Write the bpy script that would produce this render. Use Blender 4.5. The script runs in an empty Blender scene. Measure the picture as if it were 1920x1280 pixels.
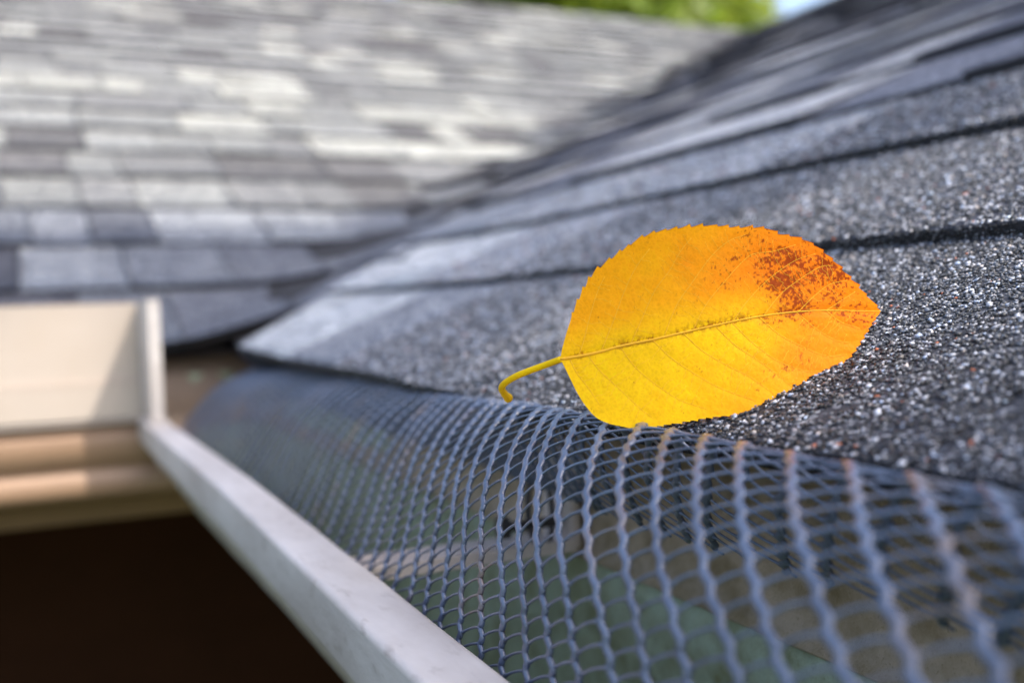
import bpy, bmesh, math, random
import numpy as np
from mathutils import Vector, Matrix

random.seed(7)
rng = np.random.default_rng(7)
sc = bpy.context.scene
COL = sc.collection

# ------------------------------------------------------------------ camera, light, exposure
F_PX = 1940.28                                   # focal length in pixels of a 1920 px wide frame
RIGHT = np.array([0.9064912, -0.42074454, -0.03532346])
DOWN = np.array([-0.04543273, -0.01402482, -0.99886895])
FWD = np.array([0.41977325, 0.90707075, -0.03182895])
cam_d = bpy.data.cameras.new('camera')
cam = bpy.data.objects.new('camera', cam_d)
COL.objects.link(cam)
m = Matrix.Identity(4)
for r in range(3):
    m[r][0] = RIGHT[r]; m[r][1] = -DOWN[r]; m[r][2] = -FWD[r]
cam.matrix_world = m
cam_d.sensor_width = 36.0
cam_d.lens = F_PX / 1920 * 36
cam_d.clip_start = 0.01
cam_d.clip_end = 600
cam_d.dof.use_dof = True
cam_d.dof.focus_distance = 0.279
cam_d.dof.aperture_fstop = 7.2
cam_d.dof.aperture_blades = 0
sc.camera = cam

SUN = Vector((0.44, -0.60, 1.0)).normalized()     # towards the sun
world = bpy.data.worlds.new('World')
sc.world = world
world.use_nodes = True
wn = world.node_tree
bg = wn.nodes['Background']
sky = wn.nodes.new('ShaderNodeTexSky')
sky.sky_type = 'NISHITA'
sky.sun_disc = False
sky.sun_elevation = math.asin(SUN.z)
sky.sun_rotation = math.atan2(SUN.x, SUN.y)
sky.dust_density = 4.5
wn.links.new(sky.outputs[0], bg.inputs[0])
bg.inputs[1].default_value = 0.15
sun_d = bpy.data.lights.new('sun', 'SUN')
sun_d.energy = 2.0
sun_d.angle = math.radians(0.55)
sun_d.color = (1.0, 0.93, 0.82)
sun = bpy.data.objects.new('sun', sun_d)
COL.objects.link(sun)
sun.rotation_euler = SUN.to_track_quat('Z', 'Y').to_euler()
sc.view_settings.view_transform = 'Standard'
sc.view_settings.look = 'None'
sc.view_settings.exposure = 1.5
sc.view_settings.gamma = 1
sc.view_settings.use_curve_mapping = False
sc.cycles.max_bounces = 6

# ------------------------------------------------------------------ helpers
def at(px, py, depth):
    """place a point at a depth in front of the lens"""
    return depth * (FWD + (px - 960) / F_PX * RIGHT + (py - 640) / F_PX * DOWN)

def _h(ix, iy, seed):
    n = (ix * 374761393 + iy * 668265263 + seed * 1442695041) & 0xFFFFFFFF
    n = ((n ^ (n >> 13)) * 1274126177) & 0xFFFFFFFF
    return ((n ^ (n >> 16)) & 0xFFFF) / 65535.0

def vnoise(x, y, seed=0):
    x = np.asarray(x, float); y = np.asarray(y, float)
    x, y = np.broadcast_arrays(x, y)
    ix = np.floor(x).astype(np.int64); iy = np.floor(y).astype(np.int64)
    fx = x - ix; fy = y - iy
    fx = fx * fx * (3 - 2 * fx); fy = fy * fy * (3 - 2 * fy)
    a = _h(ix, iy, seed); b = _h(ix + 1, iy, seed); c = _h(ix, iy + 1, seed); d = _h(ix + 1, iy + 1, seed)
    return a + (b - a) * fx + (c - a) * fy + (a - b - c + d) * fx * fy

def fbm(x, y, seed=0, o=4):
    s = 0; w = 0; amp = 1; f = 1
    for i in range(o):
        s = s + amp * vnoise(np.asarray(x) * f + 17.3 * i, np.asarray(y) * f + 5.1 * i, seed + i)
        w += amp; amp *= .55; f *= 2.03
    return s / w

def link(o, parent=None):
    COL.objects.link(o)
    if parent is not None:
        o.parent = parent
    return o

def wloc(p):
    v = Vector((0, 0, 0))
    while p is not None:
        v = v + p.location; p = p.parent
    return v

def tag(o, label=None, cat=None, group=None, kind=None):
    if label: o['label'] = label
    if cat: o['category'] = cat
    if group: o['group'] = group
    if kind: o['kind'] = kind
    return o

def empty(name, loc, label=None, cat=None, group=None, parent=None):
    o = bpy.data.objects.new(name, None)
    o.empty_display_size = .05
    o.location = Vector(loc) - wloc(parent)
    link(o, parent)
    return tag(o, label, cat, group)

def make(name, V, F, mat, parent=None, smooth=False, col=None, mats=None, midx=None):
    """V: (n,3) world coordinates; F: quads/tris list or (n,k) array"""
    V = np.asarray(V, float)
    off = np.array(wloc(parent))
    me = bpy.data.meshes.new(name)
    F = [list(map(int, f)) for f in F] if not isinstance(F, np.ndarray) else F
    if isinstance(F, np.ndarray):
        k = F.shape[1]; n = F.shape[0]
        me.vertices.add(len(V)); me.loops.add(n * k); me.polygons.add(n)
        me.vertices.foreach_set('co', (V - off).astype(np.float32).ravel())
        me.loops.foreach_set('vertex_index', F.astype(np.int32).ravel())
        me.polygons.foreach_set('loop_start', np.arange(0, n * k, k, dtype=np.int32))
        me.update(calc_edges=True)
    else:
        me.from_pydata((V - off).tolist(), [], F)
        me.update()
    for mm in (mats or [mat]):
        me.materials.append(mm)
    if midx is not None:
        me.polygons.foreach_set('material_index', np.asarray(midx, np.int32))
    if smooth:
        me.polygons.foreach_set('use_smooth', np.ones(len(me.polygons), bool))
    if col is not None:
        a = me.color_attributes.new('tint', 'FLOAT_COLOR', 'POINT')
        c = np.ones((len(V), 4), np.float32); c[:, :3] = col
        a.data.foreach_set('color', c.ravel())
    o = bpy.data.objects.new(name, me)
    return link(o, parent)

def grid_faces(nu, nv, base=0, flip=False):
    i, j = np.meshgrid(np.arange(nu - 1), np.arange(nv - 1), indexing='ij')
    a = base + i * nv + j
    q = np.stack([a, a + 1, a + nv + 1, a + nv], -1).reshape(-1, 4)
    return q[:, ::-1] if flip else q

def box(x0, x1, y0, y1, z0, z1):
    V = [(x0, y0, z0), (x1, y0, z0), (x1, y1, z0), (x0, y1, z0), (x0, y0, z1), (x1, y0, z1), (x1, y1, z1), (x0, y1, z1)]
    F = [(0, 3, 2, 1), (4, 5, 6, 7), (0, 1, 5, 4), (1, 2, 6, 5), (2, 3, 7, 6), (3, 0, 4, 7)]
    return V, F

def bevel_box(name, b, mat, parent=None, w=.0005):
    V, F = box(*b)
    o = make(name, V, F, mat, parent)
    bm = bmesh.new(); bm.from_mesh(o.data)
    bmesh.ops.bevel(bm, geom=bm.edges[:], offset=w, segments=2, affect='EDGES')
    bm.to_mesh(o.data); bm.free()
    return o

def tube(P, R, k=6, flat=1.0, caps=True):
    """swept tube along polyline P (n,3) with radii R"""
    P = np.asarray(P, float); n = len(P)
    R = np.broadcast_to(np.asarray(R, float), (n,))
    T = np.gradient(P, axis=0); T /= np.linalg.norm(T, axis=1)[:, None] + 1e-12
    up = np.array([0.13, 0.21, 0.97])
    V = []
    prev = None
    for i in range(n):
        if prev is None:
            a = np.cross(T[i], up)
            if np.linalg.norm(a) < .2: a = np.cross(T[i], [1, 0, 0])
        else:
            a = prev - T[i] * np.dot(prev, T[i])
        a /= np.linalg.norm(a); prev = a
        b = np.cross(T[i], a)
        for q in range(k):
            t = 2 * math.pi * q / k
            V.append(P[i] + R[i] * (math.cos(t) * a * flat + math.sin(t) * b))
    F = []
    for i in range(n - 1):
        for q in range(k):
            q2 = (q + 1) % k
            F.append((i * k + q, i * k + q2, (i + 1) * k + q2, (i + 1) * k + q))
    if caps:
        F.append(tuple(range(k))[::-1]); F.append(tuple((n - 1) * k + q for q in range(k)))
    return V, F

def join(parts):
    V = []; F = []
    for v, f in parts:
        b = len(V); V.extend([tuple(p) for p in v]); F.extend([tuple(i + b for i in q) for q in f])
    return V, F

# ------------------------------------------------------------------ materials
def new_mat(name):
    m = bpy.data.materials.new(name); m.use_nodes = True
    nt = m.node_tree
    b = nt.nodes['Principled BSDF']
    return m, nt, b

def N(nt, t, **kw):
    n = nt.nodes.new(t)
    for k, v in kw.items():
        if k.startswith('i_'):
            n.inputs[k[2:].replace('_', ' ')].default_value = v
        else:
            setattr(n, k, v)
    return n

def ramp(nt, src, stops, interp='LINEAR'):
    r = nt.nodes.new('ShaderNodeValToRGB')
    r.color_ramp.interpolation = interp
    e = r.color_ramp.elements
    while len(e) < len(stops): e.new(0.5)
    for i, (p, c) in enumerate(stops):
        e[i].position = p; e[i].color = (*c, 1) if len(c) == 3 else c
    nt.links.new(src, r.inputs[0])
    return r

def coords(nt, scale=(1, 1, 1)):
    tc = N(nt, 'ShaderNodeTexCoord'); mp = N(nt, 'ShaderNodeMapping')
    mp.inputs['Scale'].default_value = scale
    nt.links.new(tc.outputs['Object'], mp.inputs[0])
    return mp.outputs[0]

def mixc(nt, fac, a, b, mode='MIX'):
    n = nt.nodes.new('ShaderNodeMix'); n.data_type = 'RGBA'; n.blend_type = mode
    if isinstance(fac, (int, float)): n.inputs[0].default_value = fac
    else: nt.links.new(fac, n.inputs[0])
    for s, v in ((6, a), (7, b)):
        if isinstance(v, tuple): n.inputs[s].default_value = (*v, 1)
        else: nt.links.new(v, n.inputs[s])
    return n.outputs[2]

def bump(nt, b, h, strength, dist):
    n = N(nt, 'ShaderNodeBump'); n.inputs['Strength'].default_value = strength
    n.inputs['Distance'].default_value = dist
    nt.links.new(h, n.inputs['Height']); nt.links.new(n.outputs[0], b.inputs['Normal'])

# granule-coated shingle top: cell colours times the tab's own pigment
mat_shingle, nt, b = new_mat('asphalt_shingle')
co = coords(nt)
att = N(nt, 'ShaderNodeAttribute', attribute_name='tint')
vo = N(nt, 'ShaderNodeTexVoronoi'); vo.inputs['Scale'].default_value = 620
nt.links.new(co, vo.inputs['Vector'])
sep = N(nt, 'ShaderNodeSeparateColor'); nt.links.new(vo.outputs['Color'], sep.inputs[0])
r1 = ramp(nt, sep.outputs[0], [(0, (.30, .31, .36)), (.42, (.50, .50, .56)), (.66, (1.0, 1.02, 1.06)), (.86, (2.2, 2.2, 2.15)), (.965, (3.6, 3.6, 3.4))], 'CONSTANT')
no = N(nt, 'ShaderNodeTexNoise'); no.inputs['Scale'].default_value = 26; no.inputs['Detail'].default_value = 4
nt.links.new(co, no.inputs['Vector'])
r2 = ramp(nt, no.outputs[0], [(.3, (.78, .78, .80)), (.7, (1.2, 1.2, 1.18))])
c = mixc(nt, 1.0, att.outputs['Color'], r1.outputs[0], 'MULTIPLY')
c = mixc(nt, 1.0, c, r2.outputs[0], 'MULTIPLY')
nt.links.new(c, b.inputs['Base Color'])
b.inputs['Roughness'].default_value = .8
b.inputs['Specular IOR Level'].default_value = .35
bump(nt, b, vo.outputs['Distance'], 1.0, -.0006)

mat_asphalt, nt, b = new_mat('asphalt_edge')
b.inputs['Base Color'].default_value = (.018, .016, .018, 1); b.inputs['Roughness'].default_value = .85
no = N(nt, 'ShaderNodeTexNoise'); no.inputs['Scale'].default_value = 900; nt.links.new(coords(nt), no.inputs['Vector'])
bump(nt, b, no.outputs[0], .8, .0006)

mat_gran, nt, b = new_mat('mineral_granule')
att = N(nt, 'ShaderNodeAttribute', attribute_name='tint')
nt.links.new(att.outputs['Color'], b.inputs['Base Color'])
b.inputs['Roughness'].default_value = .42; b.inputs['Specular IOR Level'].default_value = .5

def paint(name, col, dirt, dscale=18, rough=.45, dirt_amt=.35, streak=(1, 1, 1), spec=.4):
    m, nt, b = new_mat(name)
    co = coords(nt, streak)
    n1 = N(nt, 'ShaderNodeTexNoise'); n1.inputs['Scale'].default_value = dscale; n1.inputs['Detail'].default_value = 6; n1.inputs['Roughness'].default_value = .65
    nt.links.new(co, n1.inputs['Vector'])
    n2 = N(nt, 'ShaderNodeTexNoise'); n2.inputs['Scale'].default_value = dscale * 22; n2.inputs['Detail'].default_value = 3
    nt.links.new(co, n2.inputs['Vector'])
    f1 = ramp(nt, n1.outputs[0], [(.42, (0, 0, 0)), (.75, (dirt_amt,) * 3)])
    f2 = ramp(nt, n2.outputs[0], [(.58, (0, 0, 0)), (.75, (dirt_amt * .6,) * 3)])
    c = mixc(nt, f1.outputs[0], col, dirt)
    c = mixc(nt, f2.outputs[0], c, dirt)
    nt.links.new(c, b.inputs['Base Color'])
    b.inputs['Roughness'].default_value = rough
    bump(nt, b, n2.outputs[0], .6, .0005)
    b.inputs['Specular IOR Level'].default_value = spec
    return m
mat_white = paint('white_painted_aluminium', (.60, .56, .54), (.27, .225, .20), 11, .5, .85, (1, .35, 1))
mat_brown = paint('brown_painted_aluminium', (.30, .19, .12), (.18, .11, .07), 9, .4, .4)
mat_tan = paint('almond_painted_aluminium', (.47, .40, .345), (.40, .30, .21), 9, .4, .3)
mat_algae = paint('algae_stained_metal', (.50, .58, .43), (.20, .18, .05), 48, .35, 1.0)
mat_drip = paint('drip_edge_paint', (.52, .40, .28), (.20, .14, .05), 55, .4, 1.0)
mat_hanger = paint('hanger_metal', (.80, .70, .64), (.45, .33, .27), 30, .35, .5)
mat_screw = paint('dark_steel', (.05, .05, .055), (.09, .05, .03), 60, .35, .5)
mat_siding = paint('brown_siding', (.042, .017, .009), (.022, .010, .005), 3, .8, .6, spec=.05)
mat_fascia = paint('fascia_paint', (.30, .21, .15), (.2, .14, .1), 8, .5, .4)

mat_net, nt, b = new_mat('dark_plastic')
no = N(nt, 'ShaderNodeTexNoise'); no.inputs['Scale'].default_value = 45; no.inputs['Detail'].default_value = 5
nt.links.new(coords(nt), no.inputs['Vector'])
n3 = N(nt, 'ShaderNodeTexNoise'); n3.inputs['Scale'].default_value = 900
nt.links.new(coords(nt), n3.inputs['Vector'])
r1 = ramp(nt, no.outputs[0], [(.36, (.044, .062, .112)), (.56, (.078, .108, .185)), (.70, (.13, .10, .10))])
nt.links.new(r1.outputs[0], b.inputs['Base Color'])
b.inputs['Roughness'].default_value = .33
b.inputs['Specular IOR Level'].default_value = 1.0
b.inputs['Coat Weight'].default_value = .5
b.inputs['Coat Roughness'].default_value = .35
bump(nt, b, n3.outputs[0], .5, .0002)

def leaf_mat(name, attr=True, col=(.9, .55, .02)):
    m, nt, b = new_mat(name)
    out = nt.nodes['Material Output']
    if attr:
        a = N(nt, 'ShaderNodeAttribute', attribute_name='tint'); c = a.outputs['Color']
        n1 = N(nt, 'ShaderNodeTexVoronoi', feature='DISTANCE_TO_EDGE'); n1.inputs['Scale'].default_value = 900
        nt.links.new(coords(nt), n1.inputs['Vector'])
        r = ramp(nt, n1.outputs[0], [(0, (1.06, 1.1, 1.1)), (.09, (1, 1, 1)), (.5, (.95, .93, .9))])
        c = mixc(nt, 1.0, c, r.outputs[0], 'MULTIPLY')
        nt.links.new(c, b.inputs['Base Color'])
        bump(nt, b, n1.outputs[0], .25, .0003)
    else:
        rgb = N(nt, 'ShaderNodeRGB'); rgb.outputs[0].default_value = (*col, 1); c = rgb.outputs[0]
        nt.links.new(c, b.inputs['Base Color'])
    b.inputs['Roughness'].default_value = .45
    b.inputs['Specular IOR Level'].default_value = .12
    tr = N(nt, 'ShaderNodeBsdfTranslucent'); nt.links.new(c, tr.inputs[0])
    mx = N(nt, 'ShaderNodeMixShader'); mx.inputs[0].default_value = .40
    nt.links.new(b.outputs[0], mx.inputs[1]); nt.links.new(tr.outputs[0], mx.inputs[2])
    nt.links.new(mx.outputs[0], out.inputs[0])
    return m
mat_leaf = leaf_mat('autumn_leaf')
mat_vein = leaf_mat('leaf_vein', False, (.95, .60, .05))
mat_stem = leaf_mat('leaf_stem', False, (.98, .70, .01))

def foliage_mat(name, stops):
    m, nt, b = new_mat(name)
    out = nt.nodes['Material Output']
    a = N(nt, 'ShaderNodeAttribute', attribute_name='tint')
    c = a.outputs['Color']
    nt.links.new(c, b.inputs['Base Color']); b.inputs['Roughness'].default_value = .5
    tr = N(nt, 'ShaderNodeBsdfTranslucent'); nt.links.new(c, tr.inputs[0])
    mx = N(nt, 'ShaderNodeMixShader'); mx.inputs[0].default_value = .5
    nt.links.new(b.outputs[0], mx.inputs[1]); nt.links.new(tr.outputs[0], mx.inputs[2])
    nt.links.new(mx.outputs[0], out.inputs[0])
    return m
mat_fol = foliage_mat('tree_foliage', None)
mat_bark = paint('bark', (.10, .075, .055), (.04, .03, .025), 5, .9, .9)
mat_grass = paint('grass_ground', (.06, .09, .03), (.09, .08, .04), .8, .9, .8)

# ------------------------------------------------------------------ roof geometry (an inside corner)
S = 0.435                    # slope
X0, Y0, Z0 = .177, 1.05, -.028
YR = 4.05                    # far ridge line of the slope behind
XR = X0 + (YR - Y0)
CUT = .10                    # the right slope's shingles stop this far short of the valley

def hz(x, y, k=.055):
    a = S * (x - X0); b_ = S * (y - Y0)
    h = np.maximum(k - np.abs(a - b_), 0) / k
    return np.maximum(a, b_) + h * h * k / 4 + Z0

def hn(x, y):
    e = .002
    gx = (hz(x + e, y) - hz(x - e, y)) / (2 * e); gy = (hz(x, y + e) - hz(x, y - e)) / (2 * e)
    n = np.stack([-gx, -gy, np.ones_like(gx)], -1)
    return n / np.linalg.norm(n, axis=-1, keepdims=True)

def surf(x, y, off):
    x = np.asarray(x, float); y = np.asarray(y, float)
    P = np.stack([x, y, hz(x, y)], -1)
    return P + hn(x, y) * np.asarray(off)[..., None]

def right_lift(x, y):
    d = (Y0 + (x - X0) - CUT) - y            # distance to the cut
    return .0035 * np.clip(1 - d / .22, 0, 1)

def right_pt(u, y, t, T):
    """u: plan distance x; t: 0 lower edge .. 1 upper edge"""
    x = u + (.016 * np.clip((y - .25) / .7, 0, 1) * (u < .2)) * (1 - t) + (.0016 * (fbm(y * 14, u * 9, 5) - .5) + .0024 * (vnoise(y * 5, u * 9, 15) - .5)) * (1 - t) * 2
    off = T * (1 - t) + .0004 + right_lift(x, y) + .0016 * (fbm(y * 7, u * 5 + 3, 9) - .5) * (1 - t)
    return x, off

def left_pt(v, x, t, T):
    wav = .007 * (fbm(x * 5, v * 3, 21) - .5) * 2 * np.clip(1.6 - (v - Y0) / .5, .2, 1)
    y = v + wav * (1 - t)
    off = T * (1 - t) + .0004 + .003 * (fbm(x * 5 + 9, v * 5, 29) - .5) * (1 - t)
    return y, off

house = empty('house', (1.9, 2.6, -2.6), 'house with two dark grey asphalt shingle slopes meeting in a valley above brown walls', 'house')
roof_r = empty('roof', (X0, .5, Z0), parent=house)
roof_r['label'] = 'shaded shingle slope on the right rising from the mesh covered gutter'
roof_l = empty('roof', (0, Y0, Z0), parent=house)
roof_l['label'] = 'sunlit patchwork shingle slope behind, running down to the tan gutter'

# pigments: (weight, colour, share of light granules)
PIG_R = [(.32, (.10, .103, .130)), (.28, (.165, .17, .20)), (.20, (.28, .28, .29)), (.20, (.50, .49, .48))]
PIG_L = [(.20, (.125, .120, .118)), (.30, (.185, .185, .180)), (.30, (.24, .243, .23)), (.20, (.37, .37, .33))]
def pick(P):
    r = random.random()
    for w, c in P:
        if r < w: return np.array(c) * random.uniform(.88, 1.12)
        r -= w
    return np.array(P[-1][1])

tabs = []     # dicts: side, lo, hi (upslope plan), a, b (along), T, col
def lay(side, edges, a0, a1, fixed, pig):
    for k in range(len(edges) - 1):
        lo, hi = edges[k], edges[k + 1]
        p = a0
        js = fixed.get(k, None)
        tone_i = 0
        if js:
            cuts = js
        else:
            cuts = [a0]
            raised = random.random() < .5
            while cuts[-1] < a1: cuts.append(cuts[-1] + random.choice([.09, .12, .15, .18, .22] if side == 'r' else [.075, .10, .12, .15, .175]) * random.uniform(.85, 1.15))
        raised = bool(k % 2)
        for j in range(len(cuts) - 1):
            raised = not raised if random.random() < .8 else raised
            T = ((.0066 if raised else .0042) if side == 'l' else (.0088 if raised else .0048)) * random.uniform(.92, 1.08)
            tabs.append(dict(side=side, k=k, lo=lo, hi=hi, a=cuts[j], b=cuts[j + 1], T=T, col=pick(pig)))

redges = [.1530, .280, .4085, .541, .676]
while redges[-1] < XR - .05: redges.append(redges[-1] + .1315)
ledges = [1.042, 1.190]
while ledges[-1] < YR - .05: ledges.append(ledges[-1] + .1315)
R_FIX = {0: [-.9, -.62, -.40, -.17, .02, .149, .386, .56, .74, .93, 1.2],
         1: [-.9, -.6, -.35, -.1, .12, .36, .47, .625, .80, .93, 1.3],
         2: [-.8, -.5, -.2, .1, .33, .52, .70, .93, 1.08, 1.4]}
lay('r', redges, -1.2, 4.6, R_FIX, PIG_R)
lay('l', ledges, -1.6, XR + .3, {}, PIG_L)
# tones that the photograph shows near the lens
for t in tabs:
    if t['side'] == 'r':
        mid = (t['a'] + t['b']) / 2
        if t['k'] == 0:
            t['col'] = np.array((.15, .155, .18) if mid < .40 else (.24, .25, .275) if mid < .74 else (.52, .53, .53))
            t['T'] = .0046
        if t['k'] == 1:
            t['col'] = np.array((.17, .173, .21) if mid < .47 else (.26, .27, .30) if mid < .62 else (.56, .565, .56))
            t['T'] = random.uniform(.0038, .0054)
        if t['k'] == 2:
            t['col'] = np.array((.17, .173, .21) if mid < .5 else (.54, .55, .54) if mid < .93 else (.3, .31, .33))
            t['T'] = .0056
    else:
        if t['k'] < 3: t['col'] = t['col'] * np.array((.68, .71, .84))  # blue shadow over the lowest courses, mixed into their tab colour

EXT = .012
def build_tab(t):
    n_u, n_a = t['nu'], t['na']
    lo, hi = t['lo'], t['hi'] + EXT
    ts = np.linspace(0, 1, n_u)
    aa = np.linspace(t['a'] + .0006, t['b'] - .0006, n_a)
    TT, AA = np.meshgrid(ts, aa, indexing='ij')
    UU = lo + (hi - lo) * TT
    if t['side'] == 'r':
        cut = Y0 + (UU - X0) - CUT + .004 * (vnoise(UU * 60, UU * 0, 3) - .5)
        if t['a'] > (cut - .01).max(): return None
        AA = np.minimum(AA, np.maximum(cut, t['a'] + .001))
        X, O = right_pt(UU, AA, TT, t['T'])
        P = surf(X, AA, O); Pb = surf(X, AA, O * 0 - .0012 + right_lift(X, AA) * .4)
    else:
        cut = (UU - Y0) + X0 + CUT + .045
        if t['a'] > (cut - .01).max(): return None
        AA = np.minimum(AA, np.maximum(cut, t['a'] + .001))
        Y, O = left_pt(UU, AA, TT, t['T'])
        P = surf(AA, Y, O); Pb = surf(AA, Y, O * 0 - .0012)
    V = P.reshape(-1, 3)
    F = grid_faces(n_u, n_a, 0, flip=(t['side'] == 'l'))
    F = F[:, ::-1]
    n0 = len(V)
    # skirt: lower edge and both ends, and an underside strip
    per = [(0, j) for j in range(n_a)]
    sk = []; Vs = []
    def strip(idx, rev):
        nonlocal n0
        base = n0 + len(Vs)
        for (i, j) in idx: Vs.append(Pb[i, j])
        for q in range(len(idx) - 1):
            a = idx[q][0] * n_a + idx[q][1]; b_ = idx[q + 1][0] * n_a + idx[q + 1][1]
            f = (a, b_, base + q + 1, base + q)
            sk.append(f[::-1] if rev else f)
    strip(per, False)
    strip([(i, 0) for i in range(n_u)], True)
    strip([(i, n_a - 1) for i in range(n_u)], False)
    # underside
    b0 = n0 + len(Vs)
    for (i, j) in ((0, 0), (0, n_a - 1), (n_u - 1, n_a - 1), (n_u - 1, 0)): Vs.append(Pb[i, j])
    sk.append((b0, b0 + 1, b0 + 2, b0 + 3))
    V = np.vstack([V, np.array(Vs)])
    Fa = np.vstack([F, np.array(sk)])
    mi = np.r_[np.zeros(len(F), int), np.ones(len(sk), int)]
    return V, Fa, mi

def screen_size(t):
    mid = (t['a'] + t['b']) / 2; u = (t['lo'] + t['hi']) / 2
    x, y = (u, mid) if t['side'] == 'r' else (mid, u)
    p = np.array([x, y, float(hz(np.array(x), np.array(y)))])
    d = p @ FWD
    if d < .05: return 0
    px = 960 + F_PX * (p @ RIGHT) / d; py = 640 + F_PX * (p @ DOWN) / d
    w = (t['b'] - t['a']) * F_PX / d
    if t['side'] == 'r' and y > Y0 + (x - X0) - CUT: return 0
    if t['side'] == 'l' and x > (y - Y0) + X0 + CUT: return 0
    if px < -w or px > 1920 + w or py < -w or py > 1280 + w: return 0
    return w * .13 * F_PX / d * (.3 + abs(py - 600) / 1200)

for t in tabs:
    t['s'] = screen_size(t)
    d = t['s']
    near = d > 30000
    t['nu'] = 14 if near else 4 if d > 3000 else 2
    t['na'] = 48 if near else 12 if d > 3000 else 4
    um = (t['lo'] + t['hi']) / 2
    va = (um - X0 + Y0) if t['side'] == 'r' else (um - Y0 + X0)
    if d > 0 and t['a'] - .25 < va < t['b'] + .25: t['nu'] = max(t['nu'], 7); t['na'] = max(t['na'], 18)
order = sorted(tabs, key=lambda t: -t['s'])
ind = [t for t in order if t['s'] > 0][:300]
ids = set(id(t) for t in ind)
rest = {'r': [], 'l': []}
for t in tabs:
    g = build_tab(t)
    if g is None: continue
    V, F, mi = g
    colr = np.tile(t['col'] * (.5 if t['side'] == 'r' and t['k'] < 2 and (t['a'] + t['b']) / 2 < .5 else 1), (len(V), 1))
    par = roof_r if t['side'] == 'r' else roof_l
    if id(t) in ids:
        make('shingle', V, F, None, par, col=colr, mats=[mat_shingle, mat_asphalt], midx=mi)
    else:
        rest[t['side']].append((V, F, mi, colr))
for sd, par in (('r', roof_r), ('l', roof_l)):
    L = rest[sd]; b0 = 0; VV = []; FF = []; MM = []; CC = []
    for V, F, mi, cc in L:
        VV.append(V); FF.append(F + b0); MM.append(mi); CC.append(cc); b0 += len(V)
    o = make('shingle_courses', np.vstack(VV), np.vstack(FF), None, par, col=np.vstack(CC), mats=[mat_shingle, mat_asphalt], midx=np.concatenate(MM))
    o['kind'] = 'stuff'

# roof deck under the shingles (follows the valley)
def deck(name, xs, ys, par, keep):
    Xg, Yg = np.meshgrid(xs, ys, indexing='ij')
    P = surf(Xg, Yg, np.full(Xg.shape, -.0075)).reshape(-1, 3)
    F = grid_faces(len(xs), len(ys))
    cx = P[F].mean(1)
    F = F[keep(cx)]
    P2 = P - np.array([0, 0, .012])
    make(name, np.vstack([P, P2]), np.vstack([F[:, ::-1], F + len(P)]), mat_asphalt, par)
xs = np.r_[np.linspace(-1.6, .18, 6), np.linspace(.2, XR, 150)]
ys = np.r_[np.linspace(-1.2, .8, 6), np.linspace(.83, YR, 150)]
deck('roof_deck', xs, ys, roof_r, lambda c: (c[:, 0] > .185) & (c[:, 0] - X0 >= c[:, 1] - Y0))
deck('roof_deck', xs, ys, roof_l, lambda c: (c[:, 1] > 1.058) & (c[:, 0] - X0 < c[:, 1] - Y0))
# back slopes and ridge caps
zr = float(hz(np.array(XR), np.array(1.))) 
make('back_slope', [(XR, -1.2, zr - .004), (XR + 3.4, -1.2, zr - 1.48), (XR + 3.4, YR + 3.4, zr - 1.48), (XR, YR, zr - .004)], [(0, 1, 2, 3)], mat_asphalt, house)
make('back_slope', [(-1.6, YR, zr - .004), (XR, YR, zr - .004), (XR + 3.4, YR + 3.4, zr - 1.48), (-1.6, YR + 3.4, zr - 1.48)], [(0, 1, 2, 3)], mat_asphalt, house)
def caps(n, p0, d, side, par):
    for i in range(n):
        c0 = np.array(p0) + np.array(d) * (i * .2)
        c1 = c0 + np.array(d) * .215
        s_ = np.array(side) * .13
        dn = np.array([0, 0, -.13 * S])
        up = np.array([0, 0, .010]); up2 = np.array([0, 0, .005])
        V = [c0 + s_ + dn + up2, c0 + up2, c0 - s_ + dn + up2, c1 + s_ + dn + up, c1 + up, c1 - s_ + dn + up,
             c0 + s_ + dn, c0 - s_ + dn, c1 + s_ + dn, c1 - s_ + dn]
        F = [(0, 3, 4, 1), (1, 4, 5, 2), (3, 8, 9, 5, 4), (0, 6, 8, 3), (2, 5, 9, 7)]
        make('ridge_cap', V, F, mat_shingle, par, col=np.tile(pick(PIG_L), (10, 1)))
caps(26, (-1.5, YR, zr + .004), (1, 0, 0), (0, 1, 0), roof_l)
caps(28, (XR, -1.15, zr + .004), (0, 1, 0), (1, 0, 0), roof_r)

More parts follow.
